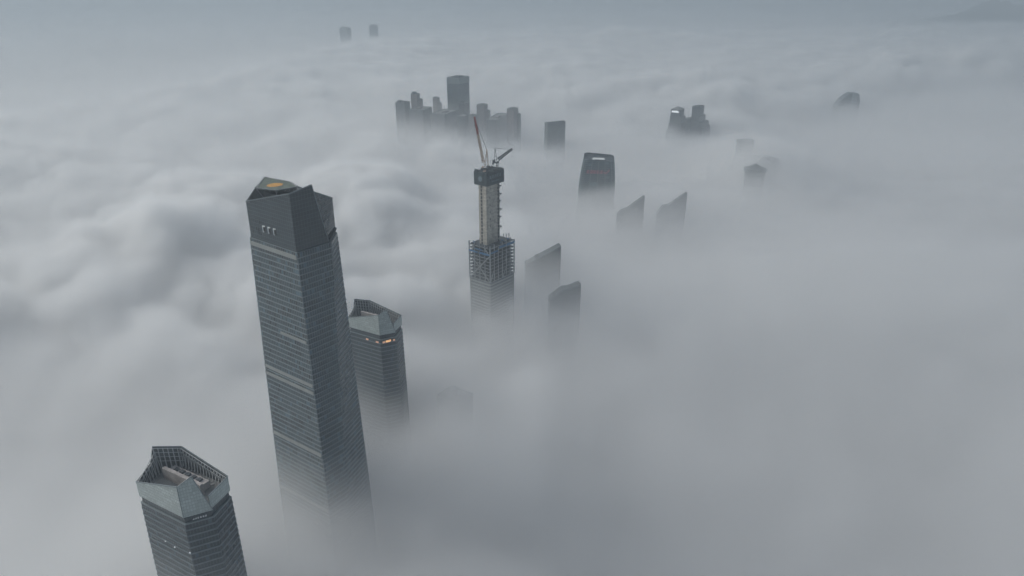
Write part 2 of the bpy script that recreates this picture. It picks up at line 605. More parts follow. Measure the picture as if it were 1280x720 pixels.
def strip(parent, name, bl, br, z0, z1, proud, mat, over=0.0):
    """a plain band across a vertical face"""
    bl, br = Vector(bl), Vector(br)
    d = (br - bl).normalized()
    nrm = Vector((d.y, -d.x, 0))
    a, b = bl - d * over, br + d * over
    mb = MB()
    ring = [Vector((a.x, a.y, z0)), Vector((b.x, b.y, z0)), Vector((b.x, b.y, z0)), Vector((a.x, a.y, z0))]
    ring[0] += nrm * proud; ring[1] += nrm * proud
    ring[2] -= nrm * 0.2; ring[3] -= nrm * 0.2
    mb.prism(ring, [p + Vector((0, 0, z1 - z0)) for p in ring])
    return mb.build(name, mat, parent)


def hit(x, y, p0, nrm):
    """where the line of sight of a pixel meets a wall plane"""
    a, b = ray(x, y)
    d = Vector((a, 1, b))
    o = Vector((0, 0, CAM_H))
    t = (Vector(p0) - o).dot(nrm) / d.dot(nrm)
    return o + d * t


def glyphs(mb, p0, du, dv, nrm, count, size, gap, rng, slot=0, depth=0.3, stroke=0.16):
    """block characters too far off to be read: each a few crossing strokes"""
    for i in range(count):
        o = Vector(p0) + du * (i * (size + gap))
        segs = []
        for k in range(rng.choice((2, 3, 3))):
            y = 0.05 + 0.85 * k / 2
            segs.append(((rng.uniform(0, .15), y), (rng.uniform(.8, 1), y)))
        x = rng.choice((0.15, 0.5, 0.85))
        segs.append(((x, 0), (x, 1)))
        segs.append(((rng.uniform(0, .4), rng.uniform(0, .2)), (rng.uniform(.5, 1), rng.uniform(.4, .9))))
        for (ax, ay), (bx, by) in segs:
            a = o + du * (ax * size) + dv * (ay * size) + nrm * depth * 0.5
            b = o + du * (bx * size) + dv * (by * size) + nrm * depth * 0.5
            mb.bar(a, b, stroke * size, slot)


# ------------------------------------------------------------------ ground and hills
mb = MB()
mb.poly([(-16500, -4500, 0), (16500, -4500, 0), (16500, 20500, 0), (-16500, 20500, 0)])
g = mb.build("ground", "ground")
g["kind"] = "structure"


def hills():
    me_pts = []
    prof = [(1040, 42), (1080, 36), (1115, 31), (1150, 22), (1185, 17), (1205, 13), (1220, 4), (1238, -4), (1258, -2), (1275, 3), (1300, 6), (1340, 2), (1390, 12), (1450, 26)]
    xs = np.linspace(1020, 1470, 70)
    py = np.interp(xs, [p[0] for p in prof], [p[1] for p in prof])
    rows = 26
    rng = np.random.RandomState(4)
    nz = rng.rand(200)
    mb = MB()
    grid = []
    for j in range(rows):
        t = (j / (rows - 1)) * 2 - 1
        row = []
        for i, x in enumerate(xs):
            Y = 8600 + t * 1300
            top = at_y(x, py[i] + 1.2 * math.sin(i * 1.7) + 0.8 * math.sin(i * 3.1), 8600)
            s = max(0.0, 1 - abs(t)) ** 0.8
            zz = max(top.z, 0) * s * (1 - 0.25 * math.sin(i * 0.9 + j * 1.3) ** 2 * (abs(t) > 0.04))
            row.append(mb.bm.verts.new((top.x * Y / 8600, Y, zz - 2)))
        grid.append(row)
    for j in range(rows - 1):
        for i in range(len(xs) - 1):
            f = mb.bm.faces.new([grid[j][i], grid[j][i + 1], grid[j + 1][i + 1], grid[j + 1][i]])
            f.smooth = True
    o = mb.build("hills", "hill")
    o["kind"] = "structure"


hills()

# ------------------------------------------------------------------ the tall glass tower
def V3(p, z):
    return Vector((p[0], p[1], z))


def ring_shift(ring, k):
    c = Vector((sum(p[0] for p in ring) / len(ring), sum(p[1] for p in ring) / len(ring)))
    return [((p[0] - c.x) * k + c.x, (p[1] - c.y) * k + c.y) for p in ring]


def tall_tower():
    L, F1, F2, Rr = (-187.9, 492.8), (-146.4, 460.6), (-129.5, 482.2), (-129.3, 503.2)
    G1, G2 = (-170.8, 535.6), (-187.7, 514.0)
    zb = 329.0
    crown = [L, F1, F2, Rr, G1, G2]
    body_top = [(-188.8, 492.3), (-145.6, 459.2), (-127.6, 481.8), (-128.4, 504.0), (-170.6, 537.0), (-188.8, 514.5)]
    low = [(-197.0, 492.0), (-144.6, 458.6), (-137.0, 469.0), (-118.5, 503.5), (-165.0, 540.0), (-200.0, 513.0)]
    t = thing("skyscraper", "tallest dark glass skyscraper with an angular crown and an orange marked rooftop pad", "skyscraper", (-160, 498, 0))
    for i in range(6):
        j = (i + 1) % 6
        facade(t, "curtain_wall", V3(low[i], 0), V3(low[j], 0), V3(body_top[j], zb - 0.05), V3(body_top[i], zb - 0.05), ["glass", "band"], 4.1, 0.85, 0.28, 30.0)
    # ledge on the body's head
    mb = MB()
    mb.prism([V3(p, zb - 0.03) for p in ring_shift(body_top, 0.997)], [V3(p, zb + 0.35) for p in ring_shift(body_top, 0.997)])
    mb.build("ledge", "band_dark", t)
    # pale louvre bands on the western face
    nf = (Vector((F1[0], F1[1], 0)) - Vector((L[0], L[1], 0)))
    for ypx, hgt, f0, f1 in ((300.5, 3.0, 0.02, 0.98), (403, 2.0, 0.45, 0.97), (454, 2.6, 0.0, 0.985), (463, 2.6, 0.0, 0.985), (537, 3.0, 0.0, 0.985), (604, 3.0, 0.0, 0.985)):
        a, b = ray(320, ypx)
        z = CAM_H + b * 492.3
        k = 1 - z / zb
        p = lerp(V3(body_top[0], z), V3(low[0], z), k)
        q = lerp(V3(body_top[1], z), V3(low[1], z), k)
        strip(t, "louver_band", lerp(p, q, f0), lerp(p, q, f1), z - hgt, z, 0.55, "louver")
    # one lit office on the right face
    # crown shell
    tops = dict(L=356.0, F1=370.0, ap=372.5, R=355.3, G1=358.0, G2=360.5)
    ap = lerp(V3(F1, tops["ap"]), V3(F2, tops["ap"]), 0.66)
    th = 0.6
    b0 = zb + 0.35

    def panel(name, pts, mats=("glass_crown", "crown_in")):
        mb = MB()
        mb.slab(pts, th, 0, True, 1)
        return mb.build(name, list(mats), t)

    cp = panel("crown_panel", [V3(L, b0), V3(F1, b0), V3(F1, tops["F1"]), V3(L, tops["L"])])
    panel("crown_panel", [V3(F1, b0), V3(F2, b0), lerp(V3(F2, b0), ap, 0.02), ap, V3(F1, tops["F1"])])
    # the east wall sits back behind the folded front facet
    inw = Vector((-0.8, 0.6, 0)) * 1.6
    F2i = V3(F2, 0) + inw
    F2i = (F2i.x, F2i.y)
    panel("crown_panel", [V3(F2i, b0), V3(Rr, b0), V3(Rr, tops["R"]), ap + inw * 0.9 - Vector((0, 0, 4.5))])
    panel("crown_panel", [V3(Rr, b0), V3(G1, b0), V3(G1, tops["G1"]), V3(Rr, tops["R"])])
    panel("crown_panel", [V3(G1, b0), V3(G2, b0), V3(G2, tops["G2"]), V3(G1, tops["G1"])])
    panel("crown_panel", [V3(G2, b0), V3(L, b0), V3(L, tops["L"]), V3(G2, tops["G2"])])
    # folded sill where the facet meets the body
    mb = MB()
    mb.bar(V3(F2, b0 - 0.2) + Vector((0.4, 0.0, 0)), V3(Rr, b0 + 3.6) + Vector((0.5, 0, 0)), 1.1)
    mb.build("fold_trim", "steel_dark", t)
    mb = MB()
    for (a, za), (b, zb2) in (((L, tops["L"]), (F1, tops["F1"])), ((Rr, tops["R"]), (G1, tops["G1"])), ((G1, tops["G1"]), (G2, tops["G2"])), ((((ap + inw * 0.9).x, (ap + inw * 0.9).y), 368.0), (Rr, tops["R"]))):
        mb.bar(V3(a, za + 0.15), V3(b, zb2 + 0.15), 0.75)
    mb.bar(V3(F1, tops["F1"] + 0.1), ap, 0.7)
    mb.bar(ap, V3(F2, b0), 0.55)
    mb.build("coping", "band_dark", t)
    # roof deck and plant
    mb = MB()
    rr = ring_shift(crown, 0.955)
    mb.prism([V3(p, 343.0) for p in rr], [V3(p, 343.8) for p in rr])
    mb.build("roof_deck", "roof", t)
    ang = math.atan2(nf.y, nf.x)
    ux, uy = Vector((math.cos(ang), math.sin(ang), 0)), Vector((-math.sin(ang), math.cos(ang), 0))
    c0 = V3((-155, 503), 343.8)
    for k, (du, dv, sx, sy, sz, mt) in enumerate(((-4, 10, 22, 8, 9, "steel_dark"), (12, 6, 10, 12, 7, "roof"), (6, -8, 9, 9, 6, "roof_pale"))):
        mb = MB()
        mb.box(c0 + ux * du + uy * dv, (sx, sy, sz), ang)
        mb.build("plant_room", mt, t)
    # lattice of bracing behind the eastern and rear walls
    mb = MB()
    for (a, za), (b, zb2) in (((Rr, tops["R"]), (G1, tops["G1"])),):
        A, B = V3(a, za), V3(b, zb2)
        ins = (V3((-158, 500), 0) - V3(((a[0] + b[0]) / 2, (a[1] + b[1]) / 2), 0)).normalized() * 4.0
        n = 9 if a is Rr else 5
        for i in range(n):
            p, q = lerp(A, B, (i + 0.1) / n), lerp(A, B, (i + 1) / n)
            mb.bar(p, p + ins, 0.5)
            mb.bar(p + ins, q, 0.4)
            mb.bar(p + ins, p + Vector((0, 0, -11)), 0.4)
        mb.bar(A + ins, B + ins, 0.5)
        mb.bar(A + Vector((0, 0, -5)) + ins, B + Vector((0, 0, -5)) + ins, 0.4)
    mb.build("roof_lattice", "steel", t)
    # raised landing pad
    zp = 366.5
    px = [(320.5, 234.7), (345, 238), (371, 233.5), (362.5, 227.6), (331, 221.7)]
    ring = [at_z(x, y, zp) for x, y in px]
    mb = MB()
    mb.prism([p - Vector((0, 0, 0.9)) for p in ring], ring, 0, 0)
    pad = mb.build("helipad", "pad", t)
    ctr = sum(ring, Vector((0, 0, 0))) / len(ring)
    oc = at_z(343.5, 231.2, zp)
    mb = MB()
    rl = [oc + ux * (5.2 * math.cos(a)) + uy * (6.0 * math.sin(a)) + Vector((0, 0, 0.02)) for a in [math.pi / 4 * k + 0.4 for k in range(8)]]
    mb.prism(rl, [p + Vector((0, 0, 0.05)) for p in rl])
    mb.build("landing_mark", "orange", pad)
    mb = MB()
    n = len(ring)
    for i in range(n):
        a, b = ring[i], ring[(i + 1) % n]
        mb.bar(a, b, 0.7)
        m = max(2, int((b - a).length / 3))
        for k in range(m):
            p = lerp(a, b, k / m)
            mb.bar(p, p + (p - ctr).normalized() * 1.6 + Vector((0, 0, 0.3)), 0.25)
    mb.build("edge_rail", "steel", pad)
    mb = MB()
    inner = [lerp(p, ctr, 0.62) for p in ring]
    for a, b in zip(inner, ring):
        mb.bar(V3((a.x, a.y), 344), a - Vector((0, 0, 0.9)), 1.0)
        mb.bar(V3((a.x, a.y), 350), b - Vector((0, 0, 0.9)), 0.6)
    mb.build("pad_strut", "steel", t)
    mb = MB()
    mb.prism([V3((p.x, p.y), 343.9) for p in [lerp(q, ctr, 0.30) for q in ring]], [V3((p.x, p.y), 362.5) for p in [lerp(q, ctr, 0.30) for q in ring]])
    mb.build("pad_core", "steel_dark", t)
    # three framed openings high on the western face
    wn_l = Vector((nf.y, -nf.x, 0)).normalized()
    for x0, y0 in ((328.6, 282.3), (335.2, 284.0), (342.0, 285.8)):
        a = hit(x0, y0, V3(L, 340), wn_l)
        w, hgt = 3.0, 4.2
        mb = MB()
        for p, q in (((0, 0), (0, -hgt)), ((0, 0), (w * 0.85, 0)), ((0, -hgt), (w * 0.3, -hgt))):
            A = a + ux * p[0] + Vector((0, 0, p[1])) + wn_l * 0.25
            B = a + ux * q[0] + Vector((0, 0, q[1])) + wn_l * 0.25
            mb.bar(A, B, 0.65)
        mb.build("white_frame", "letters_w", t)
        mb = MB()
        mb.slab([a + Vector((0, 0, -hgt)) + ux * 0.3 + wn_l * 0.12, a + ux * (w - 0.2) + Vector((0, 0, -hgt)) + wn_l * 0.12, a + ux * (w - 0.2) + wn_l * 0.12, a + ux * 0.3 + wn_l * 0.12], 0.1, 0, False)
        mb.build("dark_panel", "void", t)
    return t


tall_tower()


# ------------------------------------------------------------------ the two lower towers of the same family
def folded_tower(dx, dy, dz, label, lit, sign):
    o = Vector((dx, dy))
    sh = lambda p: (p[0] + dx, p[1] + dy)
    L, F1, F2, Rr, G1, G2 = map(sh, ((-217.0, 340.4), (-183.3, 321.5), (-169.5, 328.2), (-165.8, 345.4), (-199.5, 364.3), (-213.3, 357.6)))
    base = 222.0 + dz
    ring = [L, F1, F2, Rr, G1, G2]
    c = ((L[0] + Rr[0]) / 2, (L[1] + Rr[1]) / 2)
    t = thing("office_tower", label, "office tower", (c[0], c[1], 0), "folded crown office towers beside the tallest skyscraper")
    low = ring_shift(ring, 1.10)
    neck = base - 5.2
    top = ring_shift(ring, 1.0)
    for i in range(6):
        j = (i + 1) % 6
        k = neck / 330.0
        facade(t, "curtain_wall", V3(low[i], 0), V3(low[j], 0), V3(top[j], neck), V3(top[i], neck), ["glass_dark", "band_dark"], 4.2, 1.15, 0.28, 40.0)
    # recessed belt of dark glass under the crown
    rec = ring_shift(ring, 0.955)
    mb = MB()
    mb.prism([V3(p, neck + 0.9) for p in rec], [V3(p, base - 0.02) for p in rec], 0, 0, True)
    belt = mb.build("recessed_belt", "glass_crown", t)
    mb = MB()
    lg = ring_shift(ring, 1.006)
    mb.prism([V3(p, neck + 0.02) for p in lg], [V3(p, neck + 0.9) for p in lg])
    mb.build("ledge", "band", t)
    z = dict(L=232.0, F1=243.0, ap=247.5, R=232.0, G1=239.5, G2=244.0)
    z = {k: v + dz for k, v in z.items()}
    ap = lerp(V3(F1, z["ap"]), V3(F2, z["ap"]), 0.52)

    def panel(pts):
        mb = MB()
        mb.slab(pts, 0.45, 0, True, 1)
        return mb.build("crown_panel", ["crown", "crown_in"], t)

    b0 = base
    panel([V3(L, b0), V3(F1, b0), V3(F1, z["F1"]), V3(L, z["L"])])
    panel([V3(F1, b0), V3(F2, b0), ap, V3(F1, z["F1"])])
    inw = Vector((-0.9, 0.45, 0)) * 1.5
    F2i = V3(F2, 0) + inw
    F2i = (F2i.x, F2i.y)
    panel([V3(F2i, b0), V3(Rr, b0), V3(Rr, z["R"]), V3(F2i, b0 + 9.0)])
    panel([V3(Rr, b0), V3(G1, b0), V3(G1, z["G1"]), V3(Rr, z["R"])])
    panel([V3(G1, b0), V3(G2, b0), V3(G2, z["G2"]), V3(G1, z["G1"])])
    mid = lerp(V3(G2, 0), V3(L, 0), 0.22)
    panel([V3(G2, b0), V3(L, b0), V3(L, z["L"]), V3((mid.x, mid.y), 235.5 + dz), V3(G2, z["G2"])])
    # bracing lattice on the inside of the crown
    ctr = Vector((c[0], c[1], 0))
    mb = MB()
    for (a, za), (b, zb) in (((Rr, z["R"]), (G1, z["G1"])), ((G1, z["G1"]), (G2, z["G2"])), ((G2, z["G2"] - 3), (L, z["L"]))):
        A, B = V3(a, za - 0.3), V3(b, zb - 0.3)
        ins = (ctr - V3(((a[0] + b[0]) / 2, (a[1] + b[1]) / 2), 0)).normalized()
        n = max(4, int((B - A).length / 2.6))
        for i in range(n + 1):
            p = lerp(A, B, i / n)
            mb.bar(p + ins * 1.0, V3((p.x, p.y), b0 + 4) + ins * 1.0, 0.32)
            mb.bar(p + ins * 1.0, V3((p.x, p.y), b0 + 4.5) + ins * 3.4, 0.28)
        for dzb in (0.3, 3.2, 6.2, 9.2):
            p, q = A - Vector((0, 0, dzb)), B - Vector((0, 0, dzb))
            if min(p.z, q.z) > b0 + 4:
                mb.bar(p + ins * 1.0, q + ins * 1.0, 0.3)
    mb.build("crown_lattice", "steel_pale", t)
    mb = MB()
    for (a, za), (b, zb) in (((L, z["L"]), (F1, z["F1"])), ((Rr, z["R"]), (G1, z["G1"])), ((G1, z["G1"]), (G2, z["G2"])), ((F2i, b0 + 9.0), (Rr, z["R"]))):
        mb.bar(V3(a, za + 0.1), V3(b, zb + 0.1), 0.5)
    mb.bar(V3(F1, z["F1"]), ap, 0.45)
    mb.bar(ap, V3(F2, b0), 0.4)
    mb.bar(V3(F1, b0), V3(F1, z["F1"]), 0.4)
    mb.build("coping", "band", t)
    # roof inside the crown
    mb = MB()
    rr = ring_shift(ring, 0.93)
    mb.prism([V3(p, b0 + 3.0) for p in rr], [V3(p, b0 + 4.0) for p in rr])
    mb.build("roof_deck", "roof", t)
    d = (Vector((F1[0], F1[1], 0)) - Vector((L[0], L[1], 0))).normalized()
    nn = Vector((-d.y, d.x, 0))
    ang = math.atan2(d.y, d.x)
    cc = V3(c, b0 + 4.0)
    for du, dv, sx, sy, sz, mt in ((-1.0, 1.0, 33, 2.2, 7.5, "roof_pale"), (-2, 5.5, 30, 5.0, 4.6, "roof_pale"), (-7, -5.5, 17, 6.0, 3.4, "steel_dark"), (9, -4.5, 7, 6.5, 5.2, "roof_pale")):
        mb = MB()
        mb.box(cc + d * du + nn * dv, (sx, sy, sz), ang)
        pr = mb.build("plant_room", mt, t)
        if sx == 30:
            mb = MB()
            for k in range(5):
                mb.box(cc + d * (du - 10 + 5 * k) + nn * dv + Vector((0, 0, sz + 0.01)), (2.6, 2.6, 0.9), ang)
            mb.build("vent", "steel_dark", pr)
    rg = random.Random(31)
    for k in range(16):
        du, dv = -18 + 2.2 * k, rg.choice((-9.0, -2.2, 10.0)) + rg.uniform(-0.6, 0.6)
        mb = MB()
        mb.box(cc + d * du + nn * dv + Vector((0, 0, 0.02)), (rg.uniform(.8, 2.0), rg.uniform(.8, 1.8), rg.uniform(.6, 2.0)), ang)
        mb.build("roof_unit", rg.choice(("steel", "steel_dark", "roof_pale")), t)
    # lights and lettering under the crown
    A, B = V3(F1, 0), V3(F2, 0)
    df = (B - A).normalized()
    nf = Vector((df.y, -df.x, 0))
    if lit:
        for f0, f1, zz, mt in ((0.12, 0.30, -6.9, "lit_dim"), (0.34, 0.56, -6.6, "lit_warm"), (0.56, 0.66, -6.3, "lit_warm"), (0.80, 0.92, -6.6, "lit_dim")):
            p, q = lerp(A, B, f0), lerp(A, B, f1)
            strip(t, "lit_window", V3((p.x, p.y), 0), V3((q.x, q.y), 0), base + zz - 1.9, base + zz, 0.5, mt)
        A2, B2 = V3(L, 0), V3(F1, 0)
        for f0, f1, mt in ((0.55, 0.62, "lit_dim"), (0.86, 0.94, "lit_dim")):
            p, q = lerp(A2, B2, f0), lerp(A2, B2, f1)
            strip(t, "lit_window", V3((p.x, p.y), 0), V3((q.x, q.y), 0), base - 8.6, base - 7.0, 0.5, mt)
    if sign:
        mb = MB()
        rng = random.Random(3)
        fr2 = ring_shift(ring, 0.955)
        P = V3(fr2[1], base - 3.6)
        Q = V3(fr2[2], base - 3.6)
        glyphs(mb, lerp(P, Q, 0.28), df, Vector((0, 0, 1)), nf, 6, 1.05, 0.25, rng, 0, 0.4)
        mb.build("sign", "letters_w", t)
        for f0, zz in ((0.42, -26.0), (0.62, -27.0), (0.97, -25.0)):
            p = lerp(V3(L, 0), V3(F1, 0), f0)
            q = lerp(V3(L, 0), V3(F1, 0), f0 + 0.022)
            kk = 1 + 0.10 * 26 / 217
            strip(t, "lit_window", V3(((p.x - c[0]) * kk + c[0], (p.y - c[1]) * kk + c[1]), 0), V3(((q.x - c[0]) * kk + c[0], (q.y - c[1]) * kk + c[1]), 0), base + zz, base + zz + 0.5, 0.45, "lit_small")
    return t


folded_tower(0, 0, 0, "greenish crowned glass tower nearest the viewer with its roof plant open to view", False, True)
folded_tower(58.0, 292.1, -31.5, "greenish crowned tower partly behind the tallest skyscraper with orange lit windows", True, False)


# ------------------------------------------------------------------ tower under construction, its two cranes
def construction():
    u = Vector((0.777, -0.63, 0))        # along the left face towards the front corner
    v = Vector((0.63, 0.777, 0))         # along the right face away from the front corner
    F = V3((-27.5, 849.2), 0)
    A, B = 35.0, 48.0
    L, Rr, K = F - u * A, F + v * B, F - u * A + v * B
    c = (F + K) / 2
    t = thing("unfinished_tower", "bare unfinished tower with exposed concrete core above open steel floors", "tower", (c.x, c.y, 0))
    ring = [L, F, Rr, K]
    z_clad = 148.0
    for i in range(4):
        j = (i + 1) % 4
        facade(t, "curtain_wall", V3(ring[i], 0), V3(ring[j], 0), V3(ring[j], z_clad), V3(ring[i], z_clad), ["glass_grey", "louver"], 4.4, 1.5, 0.35, 30.0)
    n_fl = 11
    fh = 4.5
    z0 = z_clad + 0.1
    P = lambda a, b, z: F - u * a + v * b + Vector((0, 0, z))
    # floor decks, each with its edge beam
    for k in range(n_fl):
        z = z0 + k * fh
        mb = MB()
        inset = 0.4
        rg = [P(A - inset, inset, z), P(inset, inset, z), P(inset, B - inset, z), P(A - inset, B - inset, z)]
        mb.prism(rg, [p + Vector((0, 0, 0.55)) for p in rg])
        mb.build("floor_deck", "steel_dark", t)
        for a, b in ((P(A, 0, z), P(0, 0, z)), (P(0, 0, z), P(0, B, z)), (P(0, B, z), P(A, B, z)), (P(A, B, z), P(A, 0, z))):
            mb = MB()
            mb.bar(a + Vector((0, 0, .3)), b + Vector((0, 0, .3)), 0.62)
            mb.build("edge_beam", "steel", t)
    # columns
    rng = random.Random(11)
    spots = [(A * i / 4, 0) for i in range(5)] + [(0, B * i / 6) for i in range(1, 7)] + [(A, B * i / 6) for i in range(1, 7)] + [(A * i / 4, B) for i in range(1, 4)]
    for (a, b) in spots:
        up = z0 + (n_fl - 1) * fh + rng.uniform(0.5, 8.0)
        if (a, b) == (0, B * 4 / 6):
            up += 8
        mb = MB()
        p = P(a, b, 0)
        corner = (a in (0, A)) and (b in (0, B))
        w = 1.7 if corner else 1.05
        mb.bar(V3(p, z0), V3(p, up), w)
        mb.build("column", "steel", t)
    # diagonal braces on the left face and a few on the right
    zt = lambda k: z0 + k * fh
    for (a0, k0, a1, k1) in ((A, 0, A / 2, 4), (A / 2, 4, 0, 0), (A, 7, A / 2, 4), (A / 2, 4, 0, 8), (A, 7, A * .75, 10), (A / 4, 10, 0, 8)):
        mb = MB()
        mb.bar(P(a0, -0.3, zt(k0)), P(a1, -0.3, zt(k1)), 0.95)
        mb.build("brace", "steel", t)
    for (b0, k0, b1, k1) in ((0, 0, B / 6, 4), (B, 1, B * 5 / 6, 5), (B * 3 / 6, 0, B * 4 / 6, 3)):
        mb = MB()
        mb.bar(P(-0.3, b0, zt(k0)), P(-0.3, b1, zt(k1)), 0.7)
        mb.build("brace", "steel", t)
    # safety nets along the open edge of the top floors, outriggers
    for (a, b, a2, b2, k, hh) in ((A, -0.8, A * .55, -0.8, 8, 2.4), (A * .5, -0.8, 0, -0.8, 8, 3.0), (-.8, 0, -.8, B * .3, 8.6, 2.4), (-.8, B * .35, -.8, B * .62, 9.3, 3.0), (-.8, B * .66, -.8, B, 9.2, 3.4), (A * .7, -.8, A * .35, -.8, 9.1, 1.6)):
        p, q = P(a, b, zt(k)), P(a2, b2, zt(k))
        out = Vector((0, 0, 0)) + ((-v) if b == b2 else u) * 0.5
        mb = MB()
        mb.slab([p, q, q + Vector((0, 0, hh)) + out, p + Vector((0, 0, hh)) + out], 0.15, 0, False)
        mb.build("safety_net", "net_blue", t)
    for k, s in ((0, 1.4), (5, .9), (7, 1.2)):
        mb = MB()
        for a, b, d in [(A * i / 8, 0, -v) for i in range(9)] + [(0, B * i / 10, u) for i in range(11)]:
            p = P(a, b, zt(k) + 0.3)
            mb.bar(p, p + d * s * 1.6, 0.45)
        mb.build("outrigger", "steel", t)
    # loose gear on the top deck
    rg = random.Random(5)
    for i in range(22):
        a, b = rg.choice((rg.uniform(2, 9), rg.uniform(A - 7, A - 2))), rg.uniform(2, B - 2)
        mb = MB()
        mb.box(P(a, b, zt(n_fl - 1) + 0.6), (rg.uniform(1, 4), rg.uniform(1, 3), rg.uniform(.5, 2.6)), rg.uniform(0, 3))
        mb.build("stacked_material", rg.choice(("roof_pale", "steel_dark", "conc", "net_blue", "steel_dark")), t)
    # loose ends of steel that stand out beyond the frame
    for i in range(26):
        k = rg.randrange(1, n_fl)
        z = zt(k) + rg.uniform(0.3, 3.5)
        if rg.random() < 0.4:
            p, dd = P(rg.uniform(0, A), 0, z), -v
        else:
            p, dd = P(0, rg.uniform(0, B), z), u
        mb = MB()
        mb.bar(p - dd * 1.0, p + dd * rg.uniform(1.0, 2.8), rg.uniform(0.3, 0.7))
        mb.build("stub_beam", rg.choice(("steel", "steel_dark")), t)
    # concrete core
    cF = at_y(607.6, 233.0, 864.0)
    cl, cr = 12.5, 25.5
    c_ring = [cF - u * cl, cF, cF + v * cr, cF - u * cl + v * cr]
    mb = MB()
    mb.prism([V3(p, z0) for p in c_ring], [V3(p, 273) for p in c_ring])
    core = mb.build("concrete_core", "conc", t)
    # pour joints, lift by lift
    mb = MB()
    z = zt(n_fl - 1) + 3
    i = 0
    while z < 272:
        o = 0.08
        rg_ = [c_ring[0] - u * o - v * o, cF + u * o - v * o, c_ring[2] + u * o + v * o, c_ring[3] - u * o + v * o]
        mb.prism([V3(p, z) for p in rg_], [V3(p, z + 0.35) for p in rg_])
        z += 4.6
    mb.build("pour_joint", "conc_line", core)
    # columns of dark openings up the core
    for off, face in ((0.62, 'u'), (0.27, 'v'), (0.90, 'v')):
        mb = MB()
        z = zt(n_fl - 2)
        while z < 270:
            if face == 'u':
                p = cF - u * cl * off - v * 0.1
                mb.box(V3(p, z), (2.3, 0.5, 3.3), math.atan2(u.y, u.x))
            else:
                p = cF + v * cr * off + u * 0.1
                if off < 0.5:
                    if int(z) % 3 == 0:
                        mb.box(V3(p, z), (1.0, 0.5, 2.2), math.atan2(v.y, v.x))
                else:
                    mb.box(V3(p, z), (2.9, 0.5, 3.4), math.atan2(v.y, v.x))
            z += 4.6
        mb.build("wall_opening", "void", core)
    # brackets and landings on the far edge of the core
    for z, s in ((266, 1.0), (256, 1.4), (236, 1.5), (226, .8), (247, .7), (213, 1.2)):
        mb = MB()
        p = V3(c_ring[2], z)
        mb.box(p + u * 1.6 - v * 1.0, (3.4 * s, 2.2, 1.0), math.atan2(u.y, u.x))
        mb.bar(p + u * 2.4 * s - v * 1.0, p - v * 1.0 + Vector((0, 0, -3.5)), 0.5)
        mb.build("bracket", "steel_dark", t)
    # climbing formwork wrapped in dark sheeting
    bF = at_y(608.4, 232.5, 862.0)
    bl, br = 20.5, 33.0
    b_ring = [bF - u * bl, bF, bF + v * br, bF - u * bl + v * br]
    mb = MB()
    mb.prism([V3(p, 270.5) for p in b_ring], [V3(p, 286.5) for p in b_ring])
    box = mb.build("climbing_formwork", "net_dark", t)
    mb = MB()
    for i in range(4):
        a, b = b_ring[i], b_ring[(i + 1) % 4]
        for z in (270.5, 278.5, 286.5):
            mb.bar(V3(a, z), V3(b, z), 0.5)
        n = 7 if i % 2 else 4
        for k in range(n + 1):
            p = lerp(a, b, k / n)
            mb.bar(V3(p, 270.5), V3(p, 287.5 + (k % 2) * .6), 0.4)
    mb.build("frame_rail", "steel_dark", box)
    mb = MB()
    rng = random.Random(8)
    glyphs(mb, V3(bF, 279.2) + v * 5.5 + u * 0.15, v, Vector((0, 0, 1)), u, 5, 3.6, 0.9, rng, 0, 0.4, 0.15)
    glyphs(mb, V3(bF, 274.0) + v * 9.0 + u * 0.15, v, Vector((0, 0, 1)), u, 6, 1.9, 0.6, rng, 0, 0.4, 0.15)
    mb.build("sign", "letters", box)
    mb = MB()
    pc = V3(bF, 278.4) - u * bl * 0.5 - v * 0.2
    rgp = [pc - u * (3.3 * math.cos(a)) + Vector((0, 0, 3.3 * math.sin(a))) for a in [2 * math.pi * k / 20 for k in range(20)]]
    mb.slab(rgp, 0.15, 0, False)
    mb.build("emblem", "letters", box)
    rg = random.Random(15)
    for i in range(16):
        a, b = rg.uniform(1, bl - 2), rg.uniform(1, br - 2)
        mb = MB()
        mb.box(V3(bF, 286.5) - u * a + v * b, (rg.uniform(1.5, 5), rg.uniform(1.5, 4), rg.uniform(.6, 2.6)), math.atan2(u.y, u.x))
        mb.build("site_container", "steel_dark", box)
    return bF, u, v


def lattice(mb, a, b, w0, w1, chord, brace, n, slot0=0, slot1=0, split=2.0):
    """four-chord truss from a to b"""
    a, b = Vector(a), Vector(b)
    d = (b - a).normalized()
    e = d.cross(Vector((0, 0, 1)))
    e = e.normalized() if e.length > 1e-3 else Vector((1, 0, 0))
    g = e.cross(d)
    st = []
    for i in range(n + 1):
        s = i / n
        w = (w0 + (w1 - w0) * s) * 0.5
        p = lerp(a, b, s)
        st.append([p + e * w + g * w, p - e * w + g * w, p - e * w - g * w, p + e * w - g * w])
    for i in range(n):
        sl = slot0 if i / n < split else slot1
        for k in range(4):
            mb.bar(st[i][k], st[i + 1][k], chord, sl)
            mb.bar(st[i][k], st[i + 1][(k + 1) % 4], brace, sl)
            mb.bar(st[i][k], st[i][(k + 1) % 4], brace, sl)


